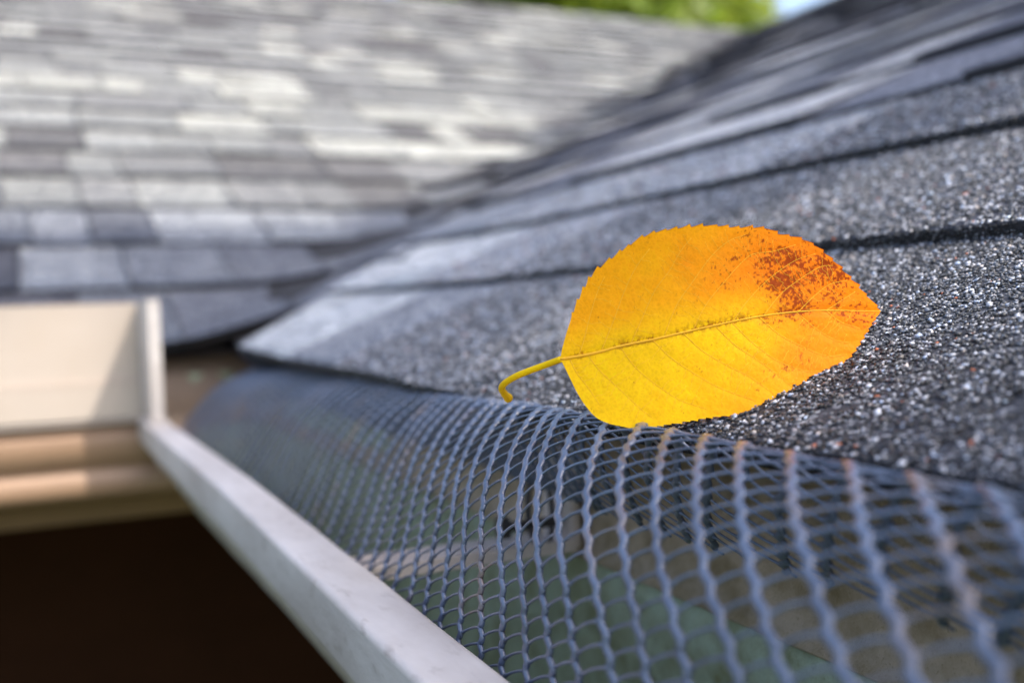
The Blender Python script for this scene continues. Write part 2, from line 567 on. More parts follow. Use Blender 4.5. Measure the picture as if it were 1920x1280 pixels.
# ------------------------------------------------------------------ mineral granules on the nearest shingles
def granules():
    Vs = []; Cs = []
    near = [t for t in tabs if t['side'] == 'r' and t['k'] < 3]
    base = np.array([(1, 0, 0), (-1, 0, 0), (0, 1, 0), (0, -1, 0), (0, 0, 1), (0, 0, -1)], float)
    tri = np.array([(0, 2, 4), (2, 1, 4), (1, 3, 4), (3, 0, 4), (2, 0, 5), (1, 2, 5), (3, 1, 5), (0, 3, 5)])
    allP = []; allC = []; allS = []; allN = []
    for t in near:
        zones = {0: [(.06, .60, 9.0e5)], 1: [(.10, .80, 5.5e5)], 2: [(.2, .95, 2.2e5)]}[t['k']]
        for (a0, a1, dens) in zones:
            a = max(t['a'], a0); b_ = min(t['b'], a1)
            if b_ <= a: continue
            n = int((b_ - a) * (t['hi'] - t['lo']) * 1.09 * dens)
            y = rng.uniform(a, b_, n)
            tt = rng.uniform(0, 1, n)
            # coarser and thinner spread with distance from the lens
            keep = rng.uniform(0, 1, n) < np.clip(1.25 - (y - .30) * 1.9, .22, 1)
            y = y[keep]; tt = tt[keep]; n = len(y)
            frac = tt * (t['hi'] - t['lo']) / (t['hi'] + EXT - t['lo'])
            u = t['lo'] + (t['hi'] - t['lo']) * tt
            x, off = right_pt(u, y, frac, t['T'])
            P = surf(x, y, off + .00015)
            gap = (fbm(x * 70, y * 70, 40, 3) * .5 + fbm(x * 320, y * 320, 44, 2) * .5)
            k2 = gap > .30
            P = P[k2]; n = len(P); x = x[k2]; y = y[k2]
            sz = np.clip(rng.lognormal(math.log(.00064), .30, n), .00034, .00130) * np.clip(.85 + (y - .25) * 1.1, .85, 1.5) * (1, 1.15, 1.5)[t['k']]
            r = rng.uniform(0, 1, n)
            lum = t['col'].mean() / .155
            w_light = np.clip(.19 * lum, 0, .62); w_mid = .25
            f = np.where(r < w_light * .38, rng.uniform(3.8, 5.6, n), np.where(r < w_light, rng.uniform(2.2, 3.8, n), np.where(r < w_light + w_mid, rng.uniform(.8, 1.5, n), rng.uniform(.10, .42, n))))
            tint = np.array([1, 1.01, 1.08])[None] * np.array([.125, .127, .133])[None] * f[:, None]
            hue = rng.uniform(0, 1, n)
            tint[hue < .005] = (.42, .12, .05)
            warm = (hue > .93) & (f > 1); tint[warm] *= (1.15, 1.0, .85)
            cool = (hue > .75) & (hue < .93); tint[cool] *= (.85, .97, 1.15)
            allP.append(P); allC.append(np.clip(tint, .008, .8)); allS.append(sz); allN.append(hn(x, y))
            # a few cling to the lower front edge
            m_ = int((b_ - a) * 4200)
            ye = rng.uniform(a, b_, m_); xe, oe = right_pt(np.full(m_, t['lo']), ye, 0, t['T'])
            Pe = surf(xe - .0003, ye, oe * rng.uniform(.1, 1, m_))
            allP.append(Pe); allC.append(np.clip(np.array([.105, .107, .115])[None] * rng.choice([.2, .3, .5, 1.2, 3.], m_)[:, None], .01, .6))
            allS.append(np.full(m_, .0005)); allN.append(hn(xe, ye))
    P = np.vstack(allP); C = np.vstack(allC); Sz = np.concatenate(allS); Nn = np.vstack(allN)
    n = len(P)
    q = rng.normal(size=(n, 4)); q /= np.linalg.norm(q, axis=1)[:, None]
    w, x, y, z = q.T
    Rm = np.stack([1 - 2 * (y * y + z * z), 2 * (x * y - z * w), 2 * (x * z + y * w),
                   2 * (x * y + z * w), 1 - 2 * (x * x + z * z), 2 * (y * z - x * w),
                   2 * (x * z - y * w), 2 * (y * z + x * w), 1 - 2 * (x * x + y * y)], -1).reshape(n, 3, 3)
    jit = base[None] * rng.uniform(.65, 1.3, (n, 6, 1)) + rng.normal(0, .18, (n, 6, 3))
    V = np.einsum('nij,nkj->nki', Rm, jit) * Sz[:, None, None]
    # flatten along the normal so that they lie on the mat
    dn = np.einsum('nki,ni->nk', V, Nn)
    V = V - .42 * dn[..., None] * Nn[:, None, :]
    V = V + P[:, None, :] + Nn[:, None, :] * (Sz * .25)[:, None, None]
    F = (tri[None] + (np.arange(n) * 6)[:, None, None]).reshape(-1, 3)
    o = make('granules', V.reshape(-1, 3), F, mat_gran, roof_r, col=np.repeat(C, 6, axis=0))
    o['kind'] = 'stuff'
    print('granules', n)
granules()

# ------------------------------------------------------------------ walls, fascia, ground
fx, fy = .2095, 1.0795
V, F = box(fx, fx + .02, -1.2, fy + .02, -.185, -.026); make('fascia', V, F, mat_fascia, house)
V, F = box(-1.6, fx, fy, fy + .02, -.185, -.026); make('fascia', V, F, mat_fascia, house)
# drip edge: a bent strip with a kicked-out hem
def strip_profile(prof, y0, y1, mat, name, parent, axis='y', ny=2):
    """prof: list of (o,z); o measured inwards"""
    pass
def drip(axis):
    prof = [(.010, -.0225), (-.0035, -.0285), (-.0035, -.090), (-.0045, -.100), (-.0075, -.1035), (-.0065, -.1045), (-.003, -.101), (-.0022, -.09), (-.0022, -.03)]
    V = []; n = len(prof)
    st = np.linspace(-1.2, fy - .004, 60) if axis == 'y' else np.linspace(-1.6, fx - .004, 60)
    for s_ in st:
        for (o, z) in prof:
            w = .0008 * (float(fbm(s_ * 9, z * 10, 3)) - .5)
            V.append((fx + o + w, s_, z) if axis == 'y' else (s_, fy + o + w, z))
    F = grid_faces(len(st), n, flip=(axis == 'x'))
    o = make('drip_edge', V, F, mat_drip if axis == 'y' else mat_fascia, house, smooth=False)
drip('y'); drip('x')
V, F = box(fx + .02, .62, -1.2, 1.45, -.20, -.19); make('soffit', V, F, mat_fascia, house)
V, F = box(-1.6, fx + .02, fy + .02, 1.45, -.185, -.175); make('soffit', V, F, mat_fascia, house)
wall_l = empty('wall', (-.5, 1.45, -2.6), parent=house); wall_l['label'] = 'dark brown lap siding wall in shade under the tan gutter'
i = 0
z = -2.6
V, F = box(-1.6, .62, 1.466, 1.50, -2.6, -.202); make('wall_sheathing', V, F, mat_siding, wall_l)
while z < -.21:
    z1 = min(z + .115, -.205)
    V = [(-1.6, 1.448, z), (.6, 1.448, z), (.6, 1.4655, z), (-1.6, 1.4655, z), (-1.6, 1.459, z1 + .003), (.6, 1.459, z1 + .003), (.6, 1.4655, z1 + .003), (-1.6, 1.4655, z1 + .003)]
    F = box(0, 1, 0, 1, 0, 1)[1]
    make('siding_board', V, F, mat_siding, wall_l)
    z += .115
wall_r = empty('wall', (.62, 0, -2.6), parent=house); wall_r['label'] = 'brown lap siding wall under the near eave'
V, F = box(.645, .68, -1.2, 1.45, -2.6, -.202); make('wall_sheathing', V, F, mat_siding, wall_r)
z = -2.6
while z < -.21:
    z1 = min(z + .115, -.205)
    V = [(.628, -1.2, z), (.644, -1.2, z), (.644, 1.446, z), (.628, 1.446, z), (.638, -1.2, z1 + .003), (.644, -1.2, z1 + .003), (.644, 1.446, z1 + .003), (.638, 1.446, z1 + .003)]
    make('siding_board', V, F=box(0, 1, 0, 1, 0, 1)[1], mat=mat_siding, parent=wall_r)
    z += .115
g = make('ground', [(-150, -150, -2.6), (150, -150, -2.6), (150, 150, -2.6), (-150, 150, -2.6)], [(0, 1, 2, 3)], mat_grass)
tag(g, 'grass ground around the house', kind='structure')

# ------------------------------------------------------------------ gutters
LX, LY, LZ = .080, .950, -.084
def arc(cx, cz, r, a0, a1, n=5):
    return [(cx + r * math.cos(math.radians(a)), cz + r * math.sin(math.radians(a))) for a in np.linspace(a0, a1, n)]
lip = [(.0205, LZ - .014), (.0205, LZ - .004)] + arc(.0175, LZ - .003, .003, 0, 90, 5) + arc(.0025, LZ - .0025, .0025, 90, 180, 6) + [(0, LZ - .0175)] + arc(.0015, LZ - .019, .0015, 180, 230, 3)
face = [(.0050, LZ - .0215), (.0110, LZ - .0225), (.0120, LZ - .0260), (.0120, LZ - .0370), (.0150, LZ - .0420), (.0240, LZ - .0450), (.0290, LZ - .0490), (.0300, LZ - .0620), (.0340, LZ - .0690),
        (.0430, LZ - .0760), (.0470, LZ - .0830), (.0490, LZ - .0920), (.0600, LZ - .1000), (.0690, LZ - .1100), (.0710, LZ - .1165), (.0750, LZ - .118), (.124, LZ - .118), (.1268, LZ - .114), (.1268, LZ + .030)]
face_k = [(.0090, LZ - .0030), (.0100, LZ - .0100), (.0040, LZ - .0115), (.0030, LZ - .0135), (.0030, LZ - .0370), (.0080, LZ - .0390), (.0080, LZ - .0430), (.0020, LZ - .0450), (.0020, LZ - .0615), (.0060, LZ - .0660),
          (.0200, LZ - .0700), (.0400, LZ - .0745), (.0500, LZ - .0800), (.0560, LZ - .0860), (.0650, LZ - .0920), (.0690, LZ - .0970), (.0750, LZ - .0985), (.124, LZ - .0985), (.1268, LZ - .095), (.1268, LZ + .030)]
lip_k = [(.0205, LZ - .014), (.0205, LZ - .004)] + [(.0175, LZ), (.0025, LZ), (.0006, LZ - .0006), (.0006, LZ - .0022)]
prof = lip + face
TH = .0007
def gutter(axis, prof):
    n = len(prof)
    P = np.array(prof)
    # offset copy (inner skin)
    T = np.gradient(P, axis=0); T /= np.linalg.norm(T, axis=1)[:, None]
    Nn = np.stack([-T[:, 1], T[:, 0]], -1)
    ins = P + Nn * TH
    out = P
    st = np.linspace(0, 1, 150) ** 1.0
    def mk(Pp, seedoff):
        V = []
        for s_ in st:
            for (o, z) in Pp:
                if axis == 'y':
                    y = -1.2 + (LY + o + 1.2) * s_
                    w = .0009 * (float(vnoise(y * 6, z * 12, 3)) - .5) + .0004 * (float(vnoise(y * 30, z * 30, 8)) - .5)
                    V.append((LX + o + w, y, z + w * .6 + .001 - .0065 * min(max((.55 - y) / .4, 0), 1)))
                else:
                    x = -1.6 + (LX + (o if z > LZ - .008 else o + .045) + 1.6) * s_
                    w = .0012 * (float(vnoise(x * 6, z * 12, 13)) - .5)
                    V.append((x, LY + o + w, z + w * .4))
        return V
    return mk(out, 0), mk(ins, 0), n, len(st)
for axis in 'yx':
    Vo, Vi, n, m_ = gutter(axis, prof if axis == 'y' else lip_k + face_k)
    if axis == 'y':
        gt = empty('gutter', (LX + .06, -.1, LZ - .12), 'off-white metal gutter covered by black plastic mesh beside the shaded slope', 'gutter')
    else:
        gt = empty('gutter', (-.7, LY + .06, LZ - .12), 'tan gutter of the far eave, running out of the left edge of the photo', 'gutter')
    fl = (axis == 'x')
    nl = len(lip) if axis == 'y' else len(lip_k)
    Vo = np.array(Vo).reshape(m_, n, 3); Vi = np.array(Vi).reshape(m_, n, 3)
    mo = mat_white if axis == 'y' else mat_tan
    mf = mat_white if axis == 'y' else mat_brown
    # outer skin, rolled lip and body
    make('rolled_lip', Vo[:, :nl + 1].reshape(-1, 3), grid_faces(m_, nl + 1, flip=fl), mo, gt, smooth=(axis == 'y'))
    def two(name, a, b_, mA, mB):
        A = Vo[:, a:b_].reshape(-1, 3); B = Vi[:, a:b_].reshape(-1, 3)
        k = b_ - a
        f1 = grid_faces(m_, k, flip=fl); f2 = grid_faces(m_, k, base=len(A), flip=not fl)
        make(name, np.vstack([A, B]), np.vstack([f1, f2]), None, gt, smooth=(axis == 'y'), mats=[mA, mB], midx=np.r_[np.zeros(len(f1), int), np.ones(len(f2), int)])
    two('front_panel', nl, n - 4, mf, mat_algae)
    two('bottom_panel', n - 5, n - 1, mf, mat_algae)
    two('back_panel', n - 2, n, mat_algae, mat_algae)

# ------------------------------------------------------------------ splash guard at the inside corner
sg = empty('splash_guard', (.05, .955, LZ), 'tan sheet metal splash guard standing on the gutter corner, half in shadow', 'splash guard')
bevel_box('guard_panel', (-.30, .0835, .9530, .9542, LZ + .002, .0165), mat_tan, sg, .0003)
bevel_box('flange', (-.30, .0830, .9485, .9510, LZ + .002, LZ + .031), mat_tan, sg, .0006)
bevel_box('seam_strip', (-.30, .0830, .9505, .9535, LZ + .031, LZ + .035), mat_tan, sg, .0008)
bevel_box('side_panel', (.0840, .0852, .886, .9548, LZ + .002, .0175), mat_white, sg, .0003)
bevel_box('turned_edge', (.0855, .0945, .8845, .8857, LZ + .002, .0175), mat_white, sg, .0003)

# ------------------------------------------------------------------ mesh gutter guard
PG = np.array([(.1025, -.103), (.1035, -.088), (.1040, -.0758), (.1060, -.0622), (.1096, -.0526), (.1149, -.0446), (.1211, -.0384), (.1300, -.0331), (.1370, -.0309), (.1435, -.0314), (.1490, -.0362), (.1525, -.0460), (.1590, -.0570), (.1690, -.0692)])
def spl(P, n=40):
    Q = np.vstack([2 * P[0] - P[1], P, 2 * P[-1] - P[-2]]); o = []
    for i in range(1, len(Q) - 2):
        for t in np.linspace(0, 1, n, endpoint=False):
            a, b_, c_, d = Q[i - 1:i + 3]
            o.append(.5 * ((2 * b_) + (-a + c_) * t + (2 * a - 5 * b_ + 4 * c_ - d) * t * t + (-a + 3 * b_ - 3 * c_ + d) * t ** 3))
    o.append(P[-1]); return np.array(o)
DG = spl(PG); LG = np.r_[0, np.cumsum(np.hypot(*np.diff(DG, axis=0).T))]
TL = LG[-1]
WT = np.linspace(-.01, TL + .01, 200)
_sl = .36 + .54 * np.clip((WT - .022) / .026, 0, 1) ** 1.5 - .35 * np.clip((WT - .085) / .03, 0, 1)
WY = np.cumsum(_sl) * (WT[1] - WT[0])
def net(t, y):
    """point of the net at arc length t, and the outward normal"""
    t = np.asarray(t, float); y = np.asarray(y, float)
    x = np.interp(t, LG, DG[:, 0]); z = np.interp(t, LG, DG[:, 1])
    sh = np.clip(.75 * (y - .2), 0, .5) * (np.minimum(x, .143) - .103) + .024 * np.clip((y - .18) * 2.2, 0, 1) * np.clip(t / .075, 0, 1)
    sh = sh + .0085 * np.sin(np.pi * np.clip(t / .088, 0, 1)) * np.clip((y - .17) * 5, 0, 1)
    x = x + sh; z = z - .222 * np.maximum(sh, 0)
    e = .002
    dx = np.interp(t + e, LG, DG[:, 0]) - np.interp(t - e, LG, DG[:, 0]); dz = np.interp(t + e, LG, DG[:, 1]) - np.interp(t - e, LG, DG[:, 1])
    l = np.hypot(dx, dz) + 1e-9
    nx, nz = -dz / l, dx / l
    w = np.sin(np.pi * np.clip(t / TL, 0, 1))
    far = np.clip((y - .72) / .25, 0, 1)
    d = w * (.0022 * (vnoise(y * 9, y * 0, 3) - .5) + .0016 * (vnoise(y * 23, t * 20, 6) - .5)) - w * far * far * .010
    d = d - w * .0012 * np.clip((.2 - y) / .2, 0, 1)
    y = y + np.interp(t, WT, WY) * (1.25 - .25 * np.clip((y - .1) / .12, 0, 1) - .85 * np.clip((y - .20) / .20, 0, 1))
    return np.stack([x + nx * d, y, z + nz * d], -1), np.stack([nx, 0 * nx, nz], -1)
guard = empty('gutter_guard', (.14, .3, -.1), 'dark grey plastic diamond mesh arched over the open gutter', 'gutter mesh')
A_ = np.array([0.0, 4.2]) / 1000; B_ = np.array([-16.2, 3.0]) / 1000
strips_v = []
def flat_tube(P, Nn, rw, rh, k=8):
    P = np.asarray(P); n = len(P)
    T = np.gradient(P, axis=0); T /= np.linalg.norm(T, axis=1)[:, None] + 1e-12
    Sd = np.cross(T, Nn); Sd /= np.linalg.norm(Sd, axis=1)[:, None] + 1e-12
    rw = np.broadcast_to(rw, (n,)); rh = np.broadcast_to(rh, (n,))
    an = np.arange(k) * 2 * np.pi / k
    V = P[:, None] + Sd[:, None] * (rw[:, None] * np.cos(an))[..., None] + Nn[:, None] * (rh[:, None] * np.sin(an))[..., None]
    V = V.reshape(-1, 3)
    i, j = np.meshgrid(np.arange(n - 1), np.arange(k), indexing='ij')
    j2 = (j + 1) % k
    F = np.stack([i * k + j, i * k + j2, (i + 1) * k + j2, (i + 1) * k + j], -1).reshape(-1, 4)
    e0 = [(0, 1, 2, 3), (0, 3, 4, 7), (4, 5, 6, 7)]
    capf = [tuple(q[::-1]) for q in e0] + [tuple((n - 1) * k + a for a in q) for q in e0]
    return V, np.vstack([F, np.array(capf)])
NS = 62
cross = []
RB = .74e-3
for mth in range(-2, NS):
    # strand m: passes lattice points  origin + m*B + n*A (B runs towards the lens)
    base_y = 1.0 + mth * B_[0]; base_t = (mth * B_[1]) % A_[1]
    nmin = 0
    ye = .935
    tt = np.arange(0, TL - .0005, .0007)
    ph = ((tt - base_t) / A_[1])
    zig = -RB * np.cos(2 * np.pi * ph) * (1 + .25 * np.sin(6 * np.pi * ph))
    yy = base_y + (tt - base_t) * A_[0] / A_[1] - .055 + zig
    yy = yy + .0011 * (vnoise(tt * 70, tt * 0 + mth, 17) - .5) * 2
    ok = (yy < ye) & (yy > -.12)
    if ok.sum() < 6: continue
    tt = tt[ok]; yy = yy[ok]; ph = ph[ok]
    P, Nn = net(tt, yy)
    # slight thickening at the joints
    rw = .00108 + .00022 * np.abs(np.cos(2 * np.pi * ph)) ** 3
    V, F = flat_tube(P, Nn, rw, .00078 + 0 * rw)
    make('strand', V, F, mat_net, guard, smooth=True)
    n0 = int(np.ceil((tt[0] - base_t) / A_[1])); n1 = int(np.floor((tt[-1] - base_t) / A_[1]))
    for n_ in range(n0 - 1, n1 + 1):
        # leaves the right bump (phase 0), arrives at the left bump (phase .5) of the next strand
        t0 = base_t + n_ * A_[1]; y0 = base_y - .055 + n_ * A_[0] - RB
        nb_y = 1.0 + (mth + 1) * B_[0] - .055; nb_t = ((mth + 1) * B_[1]) % A_[1]
        # the bump of the next strand nearest to t0 + 4 mm
        kk = round((t0 + .0051 - nb_t) / A_[1] - .5) + .5
        t1 = nb_t + kk * A_[1]; y1 = nb_y + kk * A_[0] + RB
        if t0 < 0 or t1 > TL - .0006 or y0 > ye or y1 < -.12: continue
        q = np.linspace(0, 1, 9)
        sm = q + .10 * np.sin(np.pi * q)
        tq = t0 + (t1 - t0) * sm; yq = y0 + (y1 - y0) * q
        Pq, Nq = net(tq, yq)
        rr = .00040 + .00034 * (np.abs(2 * q - 1) ** 5)
        Pq = Pq - Nq * .00015
        cross.append((Pq, Nq, rr, float(np.linalg.norm(Pq[4]))))
    # short cut-off stubs along the torn back edge
    for n_ in range(n1 - 1, n1 + 2):
        t0 = base_t + n_ * A_[1]; y0 = base_y - .055 + n_ * A_[0] - RB
        if TL - .0035 < t0 < TL and y0 < ye:
            q = np.linspace(0, 1, 4); tq = np.minimum(t0 + .0022 * q, TL + .001); yq = y0 - .0035 * q
            Pq, Nq = net(tq, yq); cross.append((Pq, Nq, .0005 - .0001 * q, 9.))
cross.sort(key=lambda c: c[3] if c[0][4 if len(c[0]) > 4 else 1][1] > .10 else c[3] + 1)
restV = []; restF = []; b0 = 0
for i, (P, Nn, rr, d) in enumerate(cross):
    V, F = flat_tube(P, Nn, rr, rr * .9)
    if i < 300: make('cross_strand', V, F, mat_net, guard, smooth=True)
    else:
        restV.append(V); restF.append(F + b0); b0 += len(V)
o = make('cross_strands', np.vstack(restV), np.vstack(restF), mat_net, guard, smooth=True); o['kind'] = 'stuff'

# ------------------------------------------------------------------ gutter hanger seen through the mesh
hg = empty('gutter_hanger', (.15, .39, -.10), 'pale metal strap hanger spanning the gutter under the mesh, with screw and spring clip', 'gutter hanger')
V, F = box(.1015, .2035, .374, .402, -.1010, -.0985)
bevel_box('strap', (.1015, .2005, .374, .410, -.1010, -.0988), mat_hanger, hg, .0006)
bevel_box('strap_edge', (.1050, .1980, .3725, .3737, -.1005, -.0950), mat_hanger, hg, .0004)
bevel_box('back_plate', (.1975, .2015, .374, .402, -.100, -.062), mat_hanger, hg, .0008)
th = np.linspace(-.5 * math.pi, 1.35 * math.pi, 26)
Pc = np.stack([.188 + .006 * np.cos(th) * .8, .383 + .003 * np.sin(th * .5), -.083 + .016 * np.sin(th)], -1)
V, F = tube(Pc, .0013, 8); make('spring_clip', V, F, mat_screw, hg, smooth=True)
V, F = join([tube([(.170, .378, -.088), (.193, .378, -.088)], .0022, 10), tube([(.166, .378, -.088), (.170, .378, -.088)], .0050, 6)])
make('screw', V, F, mat_screw, hg)

# ------------------------------------------------------------------ the yellow leaf
LO = at(1350, 610, .2735)
LU = RIGHT + .02 * FWD; LU /= np.linalg.norm(LU)
LV = -DOWN + .20 * FWD; LV -= LU * (LV @ LU); LV /= np.linalg.norm(LV)
LW = np.cross(LU, LV)          # towards the lens
MM_ = .2735 / F_PX * .41667
def leaf_pt(a, b_, w=0.0):
    """leaf drawing units (17 to the millimetre, y down) to the leaf's plane with its gentle curl"""
    a = np.asarray(a, float); b_ = np.asarray(b_, float)
    u = (900 + .41667 * a - 1350) / .41667 * MM_
    v = -(400 + .41667 * b_ - 610) / .41667 * MM_
    curl = .0024 * np.sin((a - 350) / 1460 * math.pi) + .0022 * ((b_ - mid_y(a)) / 420) ** 2 + .0007 * np.sin(a / 160) * ((b_ - mid_y(a)) / 420)
    return LO + u[..., None] * LU + v[..., None] * LV + (curl + w)[..., None] * LW
MIDX = [358, 500, 640, 770, 900, 1050, 1200, 1350, 1480, 1600, 1700, 1815]
MIDY = [658, 635, 600, 575, 545, 512, 480, 455, 442, 438, 438, 437]
def mid_y(a): return np.interp(a, MIDX, MIDY)
UP = [(358, 658), (370, 600), (400, 500), (440, 400), (497, 295), (550, 242), (610, 198), (670, 155), (735, 118), (800, 95), (870, 82), (920, 75), (970, 68), (1040, 63), (1095, 64), (1150, 68), (1220, 66), (1290, 68), (1345, 90), (1405, 101), (1465, 117), (1525, 148), (1590, 202), (1650, 263), (1710, 325), (1765, 385), (1815, 437)]
DNW = [(358, 658), (375, 690), (400, 745), (430, 810), (465, 870), (510, 922), (560, 948), (620, 963), (690, 970), (800, 958), (900, 943), (1000, 927), (1080, 920), (1150, 912), (1220, 898), (1290, 876), (1380, 848), (1440, 812), (1500, 772), (1560, 730), (1610, 688), (1660, 640), (1700, 590), (1735, 540), (1770, 490), (1815, 437)]
def outline(pts, n, per, amp, smooth_until, tooth=True):
    P = np.array(pts, float); L = np.r_[0, np.cumsum(np.hypot(*np.diff(P, axis=0).T))]
    s_ = np.linspace(0, L[-1], n)
    # Catmull-like smoothing
    fine = spl(P, 12); Lf = np.r_[0, np.cumsum(np.hypot(*np.diff(fine, axis=0).T))]; s_ = np.linspace(0, Lf[-1], n)
    x = np.interp(s_, Lf, fine[:, 0]); y = np.interp(s_, Lf, fine[:, 1])
    tx = np.gradient(x); ty = np.gradient(y); l = np.hypot(tx, ty); nx, ny = ty / l, -tx / l
    ph = (s_ + 9 * (vnoise(s_ / 70, s_ * 0, 2) - .5) * 2) / per
    saw = (ph % 1.0) ** 1.6
    a = amp * saw * (.6 + .7 * _h(np.floor(ph).astype(np.int64), np.floor(ph).astype(np.int64) * 0, 5))
    a = a * np.clip((s_ - smooth_until) / 60, 0, 1) * np.clip((Lf[-1] - s_) / 30, 0, 1)
    return x, y, nx * a, ny * a
NL, KL = 760, 84
ux, uy, utx, uty = outline(UP, NL, 57, 13, 180)
lx, ly, ltx, lty = outline(DNW, NL, 36, -8, 420)
# ribs start on the midrib a little behind the outline point, as the side veins do
mx_u = 358 + (1815 - 358) * np.clip((ux - 358) / 1457, 0, 1) ** 1.05
mx_l = 358 + (1815 - 358) * np.clip((lx - 358) / 1457, 0, 1) ** 1.05
q = np.linspace(0, 1, KL)[None, :]
Au = mx_u[:, None] + (ux - mx_u)[:, None] * q; Bu = mid_y(mx_u)[:, None] + (uy - mid_y(mx_u))[:, None] * q
Au = Au + utx[:, None] * q ** 14; Bu = Bu + uty[:, None] * q ** 14
Al = mx_l[:, None] + (lx - mx_l)[:, None] * q; Bl = mid_y(mx_l)[:, None] + (ly - mid_y(mx_l))[:, None] * q
Al = Al + ltx[:, None] * q ** 14; Bl = Bl + lty[:, None] * q ** 14
VEINS_U = [[(440, 643), (462, 580), (500, 440), (530, 350), (560, 290)], [(540, 626), (600, 480), (650, 350), (700, 250), (760, 170)], [(672, 592), (715, 500), (780, 360), (850, 265), (900, 180), (950, 120)],
           [(820, 562), (880, 420), (950, 320), (1040, 200), (1120, 130), (1200, 98)], [(950, 533), (1010, 420), (1110, 300), (1190, 215), (1240, 183), (1330, 170), (1430, 140)],
           [(1130, 494), (1200, 400), (1300, 300), (1420, 215), (1520, 180)], [(1270, 467), (1350, 370), (1440, 300), (1540, 240), (1600, 232)], [(1430, 447), (1500, 380), (1580, 320), (1660, 300)], [(1560, 439), (1620, 400), (1700, 350)]]
VEINS_D = [[(400, 655), (430, 720), (480, 790), (530, 870)], [(480, 640), (530, 710), (610, 790), (700, 880), (760, 930)], [(625, 606), (690, 700), (780, 780), (880, 850), (990, 890)], [(770, 578), (850, 660), (960, 740), (1060, 800), (1200, 856)],
           [(905, 546), (990, 630), (1100, 700), (1190, 750), (1290, 828)], [(1050, 514), (1130, 600), (1220, 665), (1300, 730), (1380, 800)], [(1125, 498), (1210, 590), (1310, 670), (1420, 715), (1510, 722)],
           [(1250, 474), (1330, 550), (1430, 605), (1540, 648), (1640, 640)], [(1420, 449), (1500, 520), (1590, 575), (1660, 585)], [(1560, 440), (1620, 490), (1710, 520)]]
def seg_dist(px, py, pts):
    d = np.full(px.shape, 1e9)
    for (x0, y0), (x1, y1) in zip(pts[:-1], pts[1:]):
        vx, vy = x1 - x0, y1 - y0
        t = np.clip(((px - x0) * vx + (py - y0) * vy) / (vx * vx + vy * vy + 1e-9), 0, 1)
        d = np.minimum(d, np.hypot(px - x0 - t * vx, py - y0 - t * vy))
    return d
def smooth_line(pts, n=10):
    return spl(np.array(pts, float), n)
def gauss(a, b_, x, y, rx, ry): return np.exp(-((a - x) / rx) ** 2 - ((b_ - y) / ry) ** 2)
def leaf_col(A, B):
    up = B < mid_y(A)
    Y1 = np.array([.99, .68, .0]); Y2 = np.array([.99, .50, .0]); O1 = np.array([.97, .34, .0]); RB_ = np.array([.34, .035, .0])
    big = fbm(A / 260, B / 260, 3, 4)
    g = np.clip((A - 860) / 700 + (big - .5) * 1.0 - .02 + .25 * gauss(A, B, 1550, 650, 260, 170), 0, 1)[..., None]
    ul = np.clip(up * 1.0 * np.clip((mid_y(A) - B) / 160, 0, 1) * .95 + (fbm(A / 110, B / 110, 8) - .5) * .5, 0, 1)[..., None]
    c = Y1 * (1 - ul) + Y2 * ul
    yel = gauss(A, B, 1230, 430, 130, 70) + .8 * gauss(A, B, 1120, 560, 170, 120)
    g = g * (1 - .85 * np.clip(yel[..., None], 0, 1))
    c = c * (1 - g) + O1 * g
    red = .6 * gauss(A, B, 925, 220, 40, 70)[..., None] * fbm(A / 60, B / 60, 33)[..., None] * 1.6
    c = c * (1 - red) + O1 * .9 * red
    fine = 1 + .16 * (fbm(A / 14, B / 14, 51, 3) - .5) + .12 * (fbm(A / 60, B / 60, 61) - .5)
    c = c * fine[..., None]
    # speckles
    dens = .50 * gauss(A, B, 1390, 370, 90, 110) + .28 * gauss(A, B, 1330, 300, 60, 60) + .52 * gauss(A, B, 1270, 240, 230, 150) + .55 * gauss(A, B, 1480, 200, 220, 95) + .30 * gauss(A, B, 1560, 400, 200, 130) + .5 * gauss(A, B, 1430, 440, 140, 40) + .65 * gauss(A, B, 1710, 470, 70, 60) \
        + .42 * gauss(A, B, 1600, 300, 150, 100) + .55 * gauss(A, B, 1300, 490, 70, 30) + .12 + .3 * gauss(A, B, 1400, 690, 150, 60) + .2 * gauss(A, B, 1080, 290, 60, 60)
    halo = np.clip(dens, 0, 1)[..., None] * .55
    c = c * (1 - halo) + np.array([.92, .19, .0]) * halo
    dens = dens * .90
    dens = np.where(A < 950, dens * .6, dens)
    sp = fbm(A / 10, B / 10, 71, 4); sp2 = fbm(A / 42, B / 42, 81, 3)
    k = np.clip((sp * .62 + sp2 * .38 + dens * .32 - .735) / .10, 0, 1)
    # dark crust along the midrib
    dm = np.abs(B - mid_y(A)); side = np.where(up, 1., .55)
    crust = np.exp(-dm / (16 * side + 1)) * (fbm(A / 9, B / 9, 91, 3) > .53 - .10 * np.exp(-dm / 12)) * np.clip((A - 380) / 60, 0, 1) * np.clip((1420 - A) / 200, 0, 1) * (dm > 3.5)
    crust = crust * (.35 + .9 * (fbm(A / 90, A * 0, 14, 2) > .45))
    c = c * (1 - .88 * k[..., None]) + RB_ * .88 * k[..., None]
    cr = np.clip(crust * .9, 0, .85)[..., None]
    c = c * (1 - cr) + np.array([.34, .045, .002]) * cr
    # tertiary vein network, lighter
    return np.clip(c, .004, .99)
Wu = np.zeros_like(Au)
allv = [smooth_line(v) for v in VEINS_U + VEINS_D]
def relief(A, B):
    d = np.full(A.shape, 1e9)
    for v in allv:
        d = np.minimum(d, seg_dist(A, B, [tuple(p) for p in v[::3]] + [tuple(v[-1])]))
    dm = np.abs(B - mid_y(A))
    return -.00010 * np.exp(-(d / 16) ** 2) - .00022 * np.exp(-(dm / 22) ** 2) + .00010 * (fbm(A / 45, B / 45, 101, 3) - .5) * 2
